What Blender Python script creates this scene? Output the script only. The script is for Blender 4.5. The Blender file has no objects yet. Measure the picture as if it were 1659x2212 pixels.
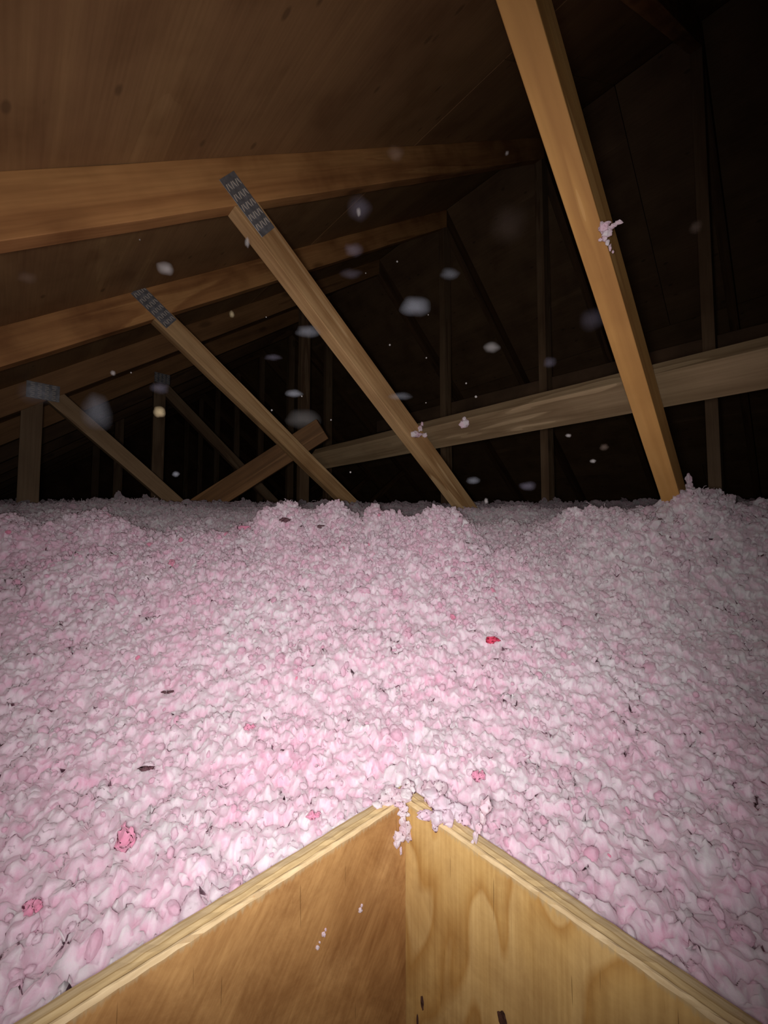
import bpy, bmesh, math, random
import numpy as np
from mathutils import Vector, Matrix, noise
R = math.radians
random.seed(7); rng = np.random.RandomState(7)
scn = bpy.context.scene
COL = scn.collection

# ------------------------------------------------------------------ camera, world, light, exposure
CAMZ = 0.686                      # eye height over the attic floor
FPX, PITCH = 850.0, 3.0
cam_d = bpy.data.cameras.new('camera'); cam = bpy.data.objects.new('camera', cam_d); COL.objects.link(cam)
cam_d.sensor_fit = 'VERTICAL'; cam_d.sensor_height = 36.0; cam_d.lens = FPX * 36.0 / 2212.0
cam_d.clip_start = 0.01; cam_d.clip_end = 60
cam.location = (0, 0, CAMZ); cam.rotation_euler = (R(90 + PITCH), 0, 0)
scn.camera = cam
w = bpy.data.worlds.new('world'); scn.world = w; w.use_nodes = True
w.node_tree.nodes['Background'].inputs[0].default_value = (0.5, 0.45, 0.6, 1)
w.node_tree.nodes['Background'].inputs[1].default_value = 0.0
fl_d = bpy.data.lights.new('phone_flash', 'SPOT')           # the phone's own flash, beside its lens
fl_d.energy = 27.0; fl_d.color = (1.0, 0.935, 0.905); fl_d.spot_size = R(132); fl_d.spot_blend = 1.0; fl_d.shadow_soft_size = 0.022
fl = bpy.data.objects.new('phone_flash', fl_d); COL.objects.link(fl)
fl.location = (-0.012, -0.005, CAMZ - 0.002); fl.rotation_euler = (R(90 + 4), 0, R(4))
scn.view_settings.view_transform = 'Standard'; scn.view_settings.look = 'None'
scn.view_settings.gamma = 1.0; scn.view_settings.use_curve_mapping = False
scn.view_settings.exposure = 0.0
scn.cycles.transparent_max_bounces = 32; scn.cycles.max_bounces = 4; scn.cycles.adaptive_threshold = 0.06; scn.cycles.diffuse_bounces = 4

# ------------------------------------------------------------------ frames
AZ = R(46.5)
U = Vector((math.sin(AZ), math.cos(AZ), 0)); V = Vector((-math.cos(AZ), math.sin(AZ), 0)); Z = Vector((0, 0, 1))
def P(u, v, z): return U * u + V * v + Z * (z + CAMZ)      # z counted from the eye
def ray(px, py):
    c = ((px - 829.5) / FPX, (1106 - py) / FPX); p = R(PITCH)
    return Vector((c[0], math.cos(p) - c[1] * math.sin(p), math.sin(p) + c[1] * math.cos(p)))
def at(px, py, d): return Vector((0, 0, CAMZ)) + ray(px, py) * d
def at_plane(px, py, n, d): r = ray(px, py); return Vector((0, 0, CAMZ)) + r * (d / r.dot(n))

# ------------------------------------------------------------------ tagging helpers
def tag(o, label=None, cat=None, group=None, kind=None):
    if label: o['label'] = label
    if cat: o['category'] = cat
    if group: o['group'] = group
    if kind: o['kind'] = kind
    return o
def link(name, me, mat=None, parent=None, mw=None):
    o = bpy.data.objects.new(name, me); COL.objects.link(o)
    if mat and me: me.materials.append(mat)
    if mw is not None: o.matrix_world = mw
    if parent is not None:
        o.parent = parent; o.matrix_parent_inverse = parent_world[parent.name].inverted()
    parent_world[o.name] = mw.copy() if mw is not None else Matrix.Identity(4)
    return o
parent_world = {}
def empty(name, loc=(0, 0, 0), **k):
    o = link(name, None, mw=Matrix.Translation(loc)); tag(o, **k); return o

# ------------------------------------------------------------------ materials
def new_mat(name):
    m = bpy.data.materials.new(name); m.use_nodes = True
    nt = m.node_tree; b = nt.nodes['Principled BSDF']
    return m, nt, b
def N(nt, t, **k):
    n = nt.nodes.new(t)
    for a, v in k.items():
        if a == 'ins':
            for i, x in v.items(): n.inputs[i].default_value = x
        else: setattr(n, a, v)
    return n
def ramp(nt, stops, src):
    r = N(nt, 'ShaderNodeValToRGB'); e = r.color_ramp.elements
    while len(e) < len(stops): e.new(0.5)
    for el, (p, c) in zip(e, stops): el.position = p; el.color = (*c, 1)
    nt.links.new(src, r.inputs[0]); return r
def mixc(nt, f, a, b, bt='MIX'):
    m = N(nt, 'ShaderNodeMix', data_type='RGBA', blend_type=bt)
    for s, i in ((f, 0), (a, 6), (b, 7)):
        if hasattr(s, 'is_linked') or hasattr(s, 'links'): nt.links.new(s, m.inputs[i])
        else: m.inputs[i].default_value = s if i == 0 else (*s, 1)
    return m.outputs[2]
def obj_coords(nt, scale=(1, 1, 1), rnd=20.0):
    tc = N(nt, 'ShaderNodeTexCoord'); oi = N(nt, 'ShaderNodeObjectInfo')
    mul = N(nt, 'ShaderNodeMath', operation='MULTIPLY', ins={1: rnd}); nt.links.new(oi.outputs['Random'], mul.inputs[0])
    add = N(nt, 'ShaderNodeVectorMath', operation='ADD'); nt.links.new(tc.outputs['Object'], add.inputs[0]); nt.links.new(mul.outputs[0], add.inputs[1])
    mp = N(nt, 'ShaderNodeVectorMath', operation='MULTIPLY', ins={1: scale}); nt.links.new(add.outputs[0], mp.inputs[0])
    return add.outputs[0], mp.outputs[0], tc
def wood(name, light, mid, dark, grain=1.0, contour=5.0, knots=0.5, rough=0.7, fibre=0.35, mott=0.35, ks=(2.6, 7, 7)):
    """grain runs along the object's local X"""
    m, nt, b = new_mat(name)
    raw, st, tc = obj_coords(nt, (1.1, 14, 14))
    n1 = N(nt, 'ShaderNodeTexNoise', ins={'Scale': 1.0 * grain, 'Detail': 3.0, 'Distortion': 0.5}); nt.links.new(st, n1.inputs['Vector'])
    mu = N(nt, 'ShaderNodeMath', operation='MULTIPLY', ins={1: contour}); nt.links.new(n1.outputs[0], mu.inputs[0])
    fr = N(nt, 'ShaderNodeMath', operation='FRACT'); nt.links.new(mu.outputs[0], fr.inputs[0])
    r1 = ramp(nt, [(0.0, light), (0.55, mid), (0.9, dark), (1.0, mid)], fr.outputs[0])
    st2 = N(nt, 'ShaderNodeVectorMath', operation='MULTIPLY', ins={1: (7, 160, 160)}); nt.links.new(raw, st2.inputs[0])
    n2 = N(nt, 'ShaderNodeTexNoise', ins={'Scale': 1.0, 'Detail': 2.0}); nt.links.new(st2.outputs[0], n2.inputs['Vector'])
    r2 = ramp(nt, [(0.3, (0.6, 0.55, 0.5)), (0.65, (1.08, 1.08, 1.08))], n2.outputs[0])
    c = mixc(nt, fibre, r1.outputs[0], r2.outputs[0], 'MULTIPLY')
    n3 = N(nt, 'ShaderNodeTexNoise', ins={'Scale': 7.0, 'Detail': 4.0}); nt.links.new(raw, n3.inputs['Vector'])
    r3 = ramp(nt, [(0.32, (0.55, 0.46, 0.40)), (0.5, (0.92, 0.9, 0.88)), (0.7, (1.15, 1.14, 1.12))], n3.outputs[0])
    c = mixc(nt, mott, c, r3.outputs[0], 'MULTIPLY')
    # knots
    sk = N(nt, 'ShaderNodeVectorMath', operation='MULTIPLY', ins={1: ks}); nt.links.new(raw, sk.inputs[0])
    vo = N(nt, 'ShaderNodeTexVoronoi', ins={'Scale': 1.0, 'Randomness': 1.0}); nt.links.new(sk.outputs[0], vo.inputs['Vector'])
    rk = ramp(nt, [(0.0, (1, 1, 1)), (0.07, (1, 1, 1)), (0.13, (0, 0, 0))], vo.outputs['Distance'])
    kf = N(nt, 'ShaderNodeMath', operation='MULTIPLY', ins={1: knots}); nt.links.new(rk.outputs[0], kf.inputs[0])
    c = mixc(nt, kf.outputs[0], c, tuple(x * 0.3 for x in dark))
    nt.links.new(c, b.inputs['Base Color']); b.inputs['Roughness'].default_value = rough
    b.inputs['Specular IOR Level'].default_value = 0.25
    bp = N(nt, 'ShaderNodeBump', ins={'Strength': 0.25, 'Distance': 0.001}); nt.links.new(n2.outputs[0], bp.inputs['Height']); nt.links.new(bp.outputs[0], b.inputs['Normal'])
    return m
M = {}
M['web'] = wood('pine_web', (0.508, 0.336, 0.172), (0.435, 0.271, 0.127), (0.303, 0.168, 0.070), contour=3.5, fibre=0.5)
M['web_dim'] = wood('dimmed_web', (0.306, 0.204, 0.115), (0.255, 0.162, 0.085), (0.170, 0.102, 0.051), contour=3)  # web pine darkened in colour to paint in the weak light farther back
M['post'] = wood('dimmed_post', (0.173, 0.116, 0.068), (0.143, 0.090, 0.049), (0.098, 0.056, 0.030), contour=3)  # post wood made darker to stand in for poor light on it
M['chord_dark'] = wood('dimmed_far_chord', (0.120, 0.064, 0.030), (0.090, 0.049, 0.022), (0.060, 0.030, 0.015), contour=3)  # chord pine with the gloom of the far side painted into it
M['web_gold'] = wood('pine_web_gold', (0.510, 0.289, 0.102), (0.459, 0.246, 0.076), (0.357, 0.178, 0.055), contour=3, fibre=0.15, knots=0.6, mott=0.3)
M['chord'] = wood('pine_chord', (0.426, 0.221, 0.082), (0.369, 0.180, 0.066), (0.279, 0.127, 0.045), contour=3, knots=0.6, mott=0.8)
M['brace'] = wood('pine_brace', (0.306, 0.225, 0.131), (0.234, 0.167, 0.095), (0.171, 0.117, 0.063), contour=3)
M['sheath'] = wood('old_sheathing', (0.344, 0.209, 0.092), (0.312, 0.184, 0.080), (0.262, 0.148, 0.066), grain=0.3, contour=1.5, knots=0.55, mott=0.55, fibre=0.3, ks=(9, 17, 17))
M['sheath_far'] = wood('dimmed_far_sheathing', (0.17, 0.105, 0.055), (0.15, 0.09, 0.045), (0.12, 0.07, 0.035), grain=0.3, contour=1.5, knots=0.55, mott=0.55, fibre=0.3, ks=(9, 17, 17))  # sheathing darkened in colour, painting the unlit look of the far slope
M['brown'] = wood('brown_dimmed_pine', (0.24, 0.125, 0.052), (0.20, 0.10, 0.04), (0.14, 0.07, 0.028), contour=3)  # brown of the diagonal brace; on middle chords it paints in dimness

def box_ply(name, light, mid, dark, contour, gx, gz, fibre_dir, edge_axis=True):
    """plywood panel: local X along the panel, local Z up (face grain mostly upright), cut edge on top"""
    m, nt, b = new_mat(name)
    tc = N(nt, 'ShaderNodeTexCoord')
    wv = N(nt, 'ShaderNodeVectorMath', operation='MULTIPLY', ins={1: (gx, 3, gz)}); nt.links.new(tc.outputs['Object'], wv.inputs[0])
    n1 = N(nt, 'ShaderNodeTexNoise', ins={'Scale': 1.0, 'Detail': 2.0, 'Distortion': 0.6}); nt.links.new(wv.outputs[0], n1.inputs['Vector'])
    mu = N(nt, 'ShaderNodeMath', operation='MULTIPLY', ins={1: contour}); nt.links.new(n1.outputs[0], mu.inputs[0])
    fr = N(nt, 'ShaderNodeMath', operation='FRACT'); nt.links.new(mu.outputs[0], fr.inputs[0])
    r1 = ramp(nt, [(0.0, light), (0.6, mid), (0.88, dark), (1.0, light)], fr.outputs[0])
    rt0 = N(nt, 'ShaderNodeMapping'); rt0.inputs['Rotation'].default_value = (0, fibre_dir, 0); nt.links.new(tc.outputs['Object'], rt0.inputs[0])
    rt = N(nt, 'ShaderNodeVectorMath', operation='MULTIPLY', ins={1: (230, 60, 22 if fibre_dir else 9)}); nt.links.new(rt0.outputs[0], rt.inputs[0])
    n2 = N(nt, 'ShaderNodeTexNoise', ins={'Scale': 1.0, 'Detail': 3.0}); nt.links.new(rt.outputs[0], n2.inputs['Vector'])
    r2 = ramp(nt, [(0.3, (0.68, 0.6, 0.52)), (0.6, (1.0, 1.0, 1.0)), (0.8, (1.15, 1.2, 1.25))], n2.outputs[0])
    c = mixc(nt, 0.5, r1.outputs[0], r2.outputs[0], 'MULTIPLY')
    n3 = N(nt, 'ShaderNodeTexNoise', ins={'Scale': 16.0, 'Detail': 6.0, 'Roughness': 0.72, 'Distortion': 0.4}); nt.links.new(tc.outputs['Object'], n3.inputs['Vector'])
    r3 = ramp(nt, [(0.35, (0.66, 0.58, 0.52)), (0.62, (1.10, 1.12, 1.12))], n3.outputs[0])
    c = mixc(nt, 0.9 if fibre_dir else 0.5, c, r3.outputs[0], 'MULTIPLY')
    # thin dark checks along the grain
    ck = N(nt, 'ShaderNodeVectorMath', operation='MULTIPLY', ins={1: (420, 1, 14)}); nt.links.new(tc.outputs['Object'], ck.inputs[0])
    n4 = N(nt, 'ShaderNodeTexNoise', ins={'Scale': 1.0, 'Detail': 1.0}); nt.links.new(ck.outputs[0], n4.inputs['Vector'])
    r4 = ramp(nt, [(0.72, (0, 0, 0)), (0.745, (0.55, 0.55, 0.55)), (0.80, (0.55, 0.55, 0.55))], n4.outputs[0])
    c = mixc(nt, r4.outputs[0], c, (0.12, 0.06, 0.02))
    # pale splintered band where the face veneer meets the sawn edge
    sx = N(nt, 'ShaderNodeSeparateXYZ'); nt.links.new(tc.outputs['Object'], sx.inputs[0])
    jn = N(nt, 'ShaderNodeTexNoise', ins={'Scale': 1.0, 'Detail': 2.0}); jv = N(nt, 'ShaderNodeVectorMath', operation='MULTIPLY', ins={1: (330, 4, 25)})
    nt.links.new(tc.outputs['Object'], jv.inputs[0]); nt.links.new(jv.outputs[0], jn.inputs['Vector'])
    ja = N(nt, 'ShaderNodeMath', operation='MULTIPLY_ADD', ins={1: 0.012, 2: -0.0125}); nt.links.new(jn.outputs[0], ja.inputs[0])
    js = N(nt, 'ShaderNodeMath', operation='ADD'); nt.links.new(sx.outputs['Z'], js.inputs[0]); nt.links.new(ja.outputs[0], js.inputs[1])
    jr = ramp(nt, [(0.0, (0, 0, 0)), (0.5, (0, 0, 0)), (0.56, (0.75, 0.75, 0.75))], None) if False else None
    mr = N(nt, 'ShaderNodeMapRange', ins={1: -0.0125, 2: -0.008, 3: 0.0, 4: 0.7}); nt.links.new(js.outputs[0], mr.inputs[0])
    c = mixc(nt, mr.outputs[0], c, (0.46, 0.36, 0.21))
    # plies on the sawn top edge: bands across the thickness (local Y, 0 inner .. 0.019 outer)
    geo = N(nt, 'ShaderNodeNewGeometry'); sn = N(nt, 'ShaderNodeSeparateXYZ'); nt.links.new(geo.outputs['Normal'], sn.inputs[0])
    up = N(nt, 'ShaderNodeMath', operation='GREATER_THAN', ins={1: 0.6}); nt.links.new(sn.outputs['Z'], up.inputs[0])
    wn = N(nt, 'ShaderNodeTexNoise', ins={'Scale': 60.0, 'Detail': 3.0}); nt.links.new(tc.outputs['Object'], wn.inputs['Vector'])
    wy = N(nt, 'ShaderNodeMath', operation='MULTIPLY_ADD', ins={1: 0.0016, 2: -0.0008}); nt.links.new(wn.outputs[0], wy.inputs[0])
    yy = N(nt, 'ShaderNodeMath', operation='ADD'); nt.links.new(sx.outputs['Y'], yy.inputs[0]); nt.links.new(wy.outputs[0], yy.inputs[1])
    yd = N(nt, 'ShaderNodeMath', operation='DIVIDE', ins={1: 0.019}); nt.links.new(yy.outputs[0], yd.inputs[0])
    r5 = ramp(nt, [(0.0, (0.60, 0.46, 0.27)), (0.17, (0.63, 0.485, 0.28)), (0.21, (0.24, 0.15, 0.06)), (0.25, (0.58, 0.43, 0.22)), (0.48, (0.62, 0.475, 0.26)),
                   (0.52, (0.40, 0.27, 0.11)), (0.56, (0.55, 0.42, 0.24)), (0.8, (0.56, 0.44, 0.27)), (0.83, (0.42, 0.30, 0.15)), (1.0, (0.50, 0.38, 0.22))], yd.outputs[0])
    fs = N(nt, 'ShaderNodeVectorMath', operation='MULTIPLY', ins={1: (40, 500, 1)}); nt.links.new(tc.outputs['Object'], fs.inputs[0])
    n6 = N(nt, 'ShaderNodeTexNoise', ins={'Scale': 1.0, 'Detail': 2.0}); nt.links.new(fs.outputs[0], n6.inputs['Vector'])
    r6 = ramp(nt, [(0.3, (0.7, 0.62, 0.5)), (0.7, (1.15, 1.15, 1.15))], n6.outputs[0])
    ce = mixc(nt, 0.6, r5.outputs[0], r6.outputs[0], 'MULTIPLY')
    c = mixc(nt, up.outputs[0], c, ce)
    nt.links.new(c, b.inputs['Base Color']); b.inputs['Roughness'].default_value = 0.6; b.inputs['Specular IOR Level'].default_value = 0.25
    bp = N(nt, 'ShaderNodeBump', ins={'Strength': 0.35, 'Distance': 0.0008}); nt.links.new(n2.outputs[0], bp.inputs['Height']); nt.links.new(bp.outputs[0], b.inputs['Normal'])
    return m
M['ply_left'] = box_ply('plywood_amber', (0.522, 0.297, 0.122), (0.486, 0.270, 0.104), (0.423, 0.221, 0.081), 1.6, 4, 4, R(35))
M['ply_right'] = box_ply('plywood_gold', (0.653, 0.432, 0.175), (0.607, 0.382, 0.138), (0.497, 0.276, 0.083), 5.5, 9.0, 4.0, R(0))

def simple(name, col, rough=0.9, noise_s=None, amt=0.4):
    m, nt, b = new_mat(name); b.inputs['Roughness'].default_value = rough; b.inputs['Base Color'].default_value = (*col, 1); b.inputs['Specular IOR Level'].default_value = 0.2
    if noise_s:
        tc = N(nt, 'ShaderNodeTexCoord'); n = N(nt, 'ShaderNodeTexNoise', ins={'Scale': noise_s, 'Detail': 4.0}); nt.links.new(tc.outputs['Object'], n.inputs['Vector'])
        r = ramp(nt, [(0.3, tuple(c * (1 - amt) for c in col)), (0.7, tuple(min(1, c * (1 + amt)) for c in col))], n.outputs[0]); nt.links.new(r.outputs[0], b.inputs['Base Color'])
    return m
M['drywall'] = simple('ceiling_board_back', (0.35, 0.33, 0.3), 0.95, 8)
M['gable'] = simple('gable_board', (0.10, 0.06, 0.035), 0.9, 5)
M['steel'] = simple('galvanised_steel', (0.20, 0.20, 0.215), 0.45, 60, 0.35); M['steel'].node_tree.nodes['Principled BSDF'].inputs['Metallic'].default_value = 0.55
M['slot'] = simple('pressed_steel_teeth', (0.50, 0.44, 0.38), 0.5); M['slot'].node_tree.nodes['Principled BSDF'].inputs['Metallic'].default_value = 0.3
M['knot'] = simple('dark_knot', (0.075, 0.035, 0.025), 0.8, 300, 0.6)
M['gap'] = simple('shadowed_gap_filler', (0.05, 0.03, 0.02))
def fluff_mat(name, tinted, sss=0.8):
    m, nt, b = new_mat(name)
    tc = N(nt, 'ShaderNodeTexCoord'); geo = N(nt, 'ShaderNodeNewGeometry')
    if tinted:
        a1 = N(nt, 'ShaderNodeAttribute', attribute_type='INSTANCER', attribute_name='tint')
        a0 = N(nt, 'ShaderNodeAttribute', attribute_type='GEOMETRY', attribute_name='base_tint')
        ad = N(nt, 'ShaderNodeVectorMath', operation='ADD'); nt.links.new(a1.outputs['Color'], ad.inputs[0]); nt.links.new(a0.outputs['Color'], ad.inputs[1])
        base = ad.outputs[0]
    else:
        rgb = N(nt, 'ShaderNodeRGB'); rgb.outputs[0].default_value = (0.80, 0.70, 0.76, 1) if not isinstance(tinted, tuple) else (1, 1, 1, 1); base = rgb.outputs[0]
    n = N(nt, 'ShaderNodeTexNoise', ins={'Scale': 62.0, 'Detail': 2.5}); nt.links.new(geo.outputs['Position'], n.inputs['Vector'])
    r = ramp(nt, [(0.34, (1.0, 0.80, 0.89)), (0.5, (1.0, 0.98, 1.0)), (0.64, (1.02, 1.13, 1.09))], n.outputs[0])
    c = mixc(nt, 0.8, base, r.outputs[0], 'MULTIPLY')
    nt.links.new(c, b.inputs['Base Color']); b.inputs['Roughness'].default_value = 1.0; b.inputs['Specular IOR Level'].default_value = 0.05
    f = N(nt, 'ShaderNodeTexNoise', ins={'Scale': 520.0, 'Detail': 1.5}); nt.links.new(geo.outputs['Position'], f.inputs['Vector'])
    bp = N(nt, 'ShaderNodeBump', ins={'Strength': 0.35, 'Distance': 0.001}); nt.links.new(f.outputs[0], bp.inputs['Height']); nt.links.new(bp.outputs[0], b.inputs['Normal'])
    b.inputs['Sheen Weight'].default_value = 0.9; b.inputs['Sheen Roughness'].default_value = 0.55; b.inputs['Sheen Tint'].default_value = (1.0, 0.72, 0.83, 1)
    b.inputs['Subsurface Weight'].default_value = sss; b.inputs['Subsurface Radius'].default_value = (1.0, 0.85, 0.92); b.inputs['Subsurface Scale'].default_value = 0.010
    tr = N(nt, 'ShaderNodeBsdfTranslucent'); nt.links.new(c, tr.inputs[0])
    mx = N(nt, 'ShaderNodeMixShader', ins={0: 0.20 if sss else 0.38}); nt.links.new(b.outputs[0], mx.inputs[1]); nt.links.new(tr.outputs[0], mx.inputs[2])
    nt.links.new(mx.outputs[0], nt.nodes['Material Output'].inputs[0])
    return m
M['fluff'] = fluff_mat('glass_wool', True)
M['clump'] = fluff_mat('glass_wool_clump', True, 0.0)
def fibre_mat():
    m, nt, b = new_mat('glass_fibre'); d = N(nt, 'ShaderNodeBsdfDiffuse'); d.inputs[0].default_value = (0.80, 0.70, 0.75, 1)
    t = N(nt, 'ShaderNodeBsdfTranslucent'); t.inputs[0].default_value = (0.80, 0.70, 0.75, 1); x = N(nt, 'ShaderNodeMixShader', ins={0: 0.5})
    nt.links.new(d.outputs[0], x.inputs[1]); nt.links.new(t.outputs[0], x.inputs[2]); nt.links.new(x.outputs[0], nt.nodes['Material Output'].inputs[0]); return m
M['fibre'] = fibre_mat()
def plain_fluff(name, col):
    m = fluff_mat(name, False, 0.0); [n for n in m.node_tree.nodes if n.type == 'RGB'][0].outputs[0].default_value = (*col, 1)
    if min(col) < 0.4: m.node_tree.nodes['Principled BSDF'].inputs['Sheen Weight'].default_value = 0
    return m
M['fluff_pale'] = plain_fluff('glass_wool_pale', (0.82, 0.71, 0.76))
M['fluff_lilac'] = plain_fluff('glass_wool_lilac', (0.82, 0.69, 0.78))
M['fluff_hot'] = plain_fluff('glass_wool_hot_pink', (0.92, 0.40, 0.58))
M['fluff_red'] = plain_fluff('glass_wool_rose_red', (0.90, 0.12, 0.22))
M['fluff_dark'] = plain_fluff('dark_debris', (0.22, 0.12, 0.14))
def mote_mat(name, col, alpha):
    m, nt, b = new_mat(name); b.inputs['Base Color'].default_value = (*col, 1); b.inputs['Roughness'].default_value = 1; b.inputs['Specular IOR Level'].default_value = 0
    b.inputs['Alpha'].default_value = alpha if alpha >= 0.5 else alpha * 0.34; return m

# ------------------------------------------------------------------ lumber
def lumber(name, A, B, face_n, wide, thick, mat, parent=None, cuts=(), seed=0, bevel=0.0015, anchor='face'):
    """A,B lie on the middle of the visible wide face; face_n points out of that face"""
    A = Vector(A); B = Vector(B); X = (B - A).normalized(); n = Vector(face_n); n = (n - X * n.dot(X)).normalized(); Y = n.cross(X)
    L = (B - A).length; bm = bmesh.new()
    ns = max(2, int(L / 0.12)); rs = random.Random(seed + int(L * 1000)); rings = []
    for i in range(ns + 1):
        x = L * i / ns; jw = rs.uniform(-1, 1) * 0.0008
        rings.append([bm.verts.new((x, sy * wide / 2 + jw, sz)) for sy, sz in ((-1, 0), (1, 0), (1, -thick), (-1, -thick))])
    for i in range(ns):
        for j in range(4):
            bm.faces.new((rings[i][j], rings[i + 1][j], rings[i + 1][(j + 1) % 4], rings[i][(j + 1) % 4]))
    bm.faces.new(rings[0]); bm.faces.new(rings[-1][::-1])
    mw = Matrix((( X.x, Y.x, n.x, A.x), (X.y, Y.y, n.y, A.y), (X.z, Y.z, n.z, A.z), (0, 0, 0, 1)))
    inv = mw.inverted()
    for co, no in cuts:                                    # keep the side opposite the normal
        g = bm.verts[:] + bm.edges[:] + bm.faces[:]
        res = bmesh.ops.bisect_plane(bm, geom=g, plane_co=inv @ Vector(co), plane_no=(inv.to_3x3() @ Vector(no)), clear_outer=True)
        ed = [e for e in res['geom_cut'] if isinstance(e, bmesh.types.BMEdge)]
        if ed: bmesh.ops.edgeloop_fill(bm, edges=ed)
    bmesh.ops.recalc_face_normals(bm, faces=bm.faces[:])
    sh = [e for e in bm.edges if len(e.link_faces) == 2 and e.calc_face_angle(0) > 0.6]
    bmesh.ops.bevel(bm, geom=sh, offset=bevel, segments=2, affect='EDGES', profile=0.5)
    me = bpy.data.meshes.new(name); bm.to_mesh(me); bm.free()
    return link(name, me, mat, parent, mw)

# ------------------------------------------------------------------ structure: floor, roof, gable
SLOPE = 0.756; H0 = 0.457; RU = 1.88; SA = math.atan(SLOPE)
CH = 0.089; CHV = CH / math.cos(SA); WT = 0.038
up_n = (U * -SLOPE + Z).normalized(); dn_n = (U * SLOPE + Z).normalized()
def slab(name, corners, t, n, mat, parent=None, kind=None, axis=None):
    """plate whose visible side is the given quad, thickness t along n"""
    c = [Vector(q) for q in corners]; X = (axis or (c[1] - c[0])).normalized(); nn = Vector(n).normalized(); Y = nn.cross(X)
    mw = Matrix(((X.x, Y.x, nn.x, c[0].x), (X.y, Y.y, nn.y, c[0].y), (X.z, Y.z, nn.z, c[0].z), (0, 0, 0, 1))); inv = mw.inverted()
    lo = [inv @ q for q in c]; hi = [inv @ (q + nn * t) for q in c]
    me = bpy.data.meshes.new(name); me.from_pydata([*lo, *hi], [], [(0, 1, 2, 3), (7, 6, 5, 4), (0, 4, 5, 1), (1, 5, 6, 2), (2, 6, 7, 3), (3, 7, 4, 0)])
    bm = bmesh.new(); bm.from_mesh(me); bmesh.ops.recalc_face_normals(bm, faces=bm.faces[:]); bm.to_mesh(me); bm.free(); me.update()
    o = link(name, me, mat, parent, mw)
    if kind: o['kind'] = kind
    return o
VMIN, VMAX = -1.6, 7.2; UMIN = -1.25; UMAX = 2 * RU - UMIN
def roofz(u): return H0 + CHV + SLOPE * (u if u <= RU else 2 * RU - u)
ceil = empty('ceiling', P(0, 0, roofz(0)), kind='structure')
def panels(side):
    k = 0; row = 0; du = 1.22 * math.cos(SA); uu = RU
    while uu > UMIN + 0.02:
        lo = max(UMIN, uu - du); vv = VMIN - (1.22 if row % 2 else 0.35)
        while vv < VMAX:
            a, b2 = max(vv, VMIN), min(vv + 2.44, VMAX)
            if b2 - a > 0.05:
                g = 0.0015; f = (lambda x: x) if side == 0 else (lambda x: 2 * RU - x)
                q = [P(f(lo + g), a + g, roofz(lo + g)), P(f(lo + g), b2 - g, roofz(lo + g)), P(f(uu - g), b2 - g, roofz(uu - g)), P(f(uu - g), a + g, roofz(uu - g))]
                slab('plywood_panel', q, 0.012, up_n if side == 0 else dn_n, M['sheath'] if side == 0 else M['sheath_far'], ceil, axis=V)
            vv += 2.44
        uu = lo; row += 1
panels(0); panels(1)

AZB = R(47.9)
E1 = Vector((math.sin(AZB), math.cos(AZB), 0)); E2 = Vector((-math.cos(AZB), math.sin(AZB), 0))
RIM = CAMZ - 0.2815
IC = Vector((0.0227, 0.4306, 0)); T = 0.019
s0, t0 = IC.dot(E1), IC.dot(E2)                        # inner corner in the box's own frame
LA, LB = 0.76, 0.60                                    # inner lengths: left panel along -E1, right panel along -E2
def Q(s, t, z): return E1 * s + E2 * t + Z * z
def quads_around(hole, outer):
    (a, b2, c, d), (A, B, C2, D) = hole, outer
    return [(A, B, C2, c), (A, B, d, D), (A, a, c, d), (b2, B, c, d)]
fl_e = empty('floor', (0, 0, 0), kind='structure')
hole = (s0 - LA - T, s0 + T, t0 - LB - T, t0 + T)
for (a, b2, c, d) in quads_around(hole, (-1.3, 5.0, -1.7, 7.3)):
    slab('ceiling_board', [Q(a, c, 0), Q(b2, c, 0), Q(b2, d, 0), Q(a, d, 0)], 0.0127, (0, 0, -1), M['drywall'], fl_e)
slab('wall_far', [P(UMIN, VMAX + .001, -CAMZ), P(UMAX, VMAX + .001, -CAMZ), P(UMAX, VMAX + .001, roofz(RU)), P(UMIN, VMAX + .001, roofz(RU))], 0.02, V, M['gable'], None, 'structure')

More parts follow.
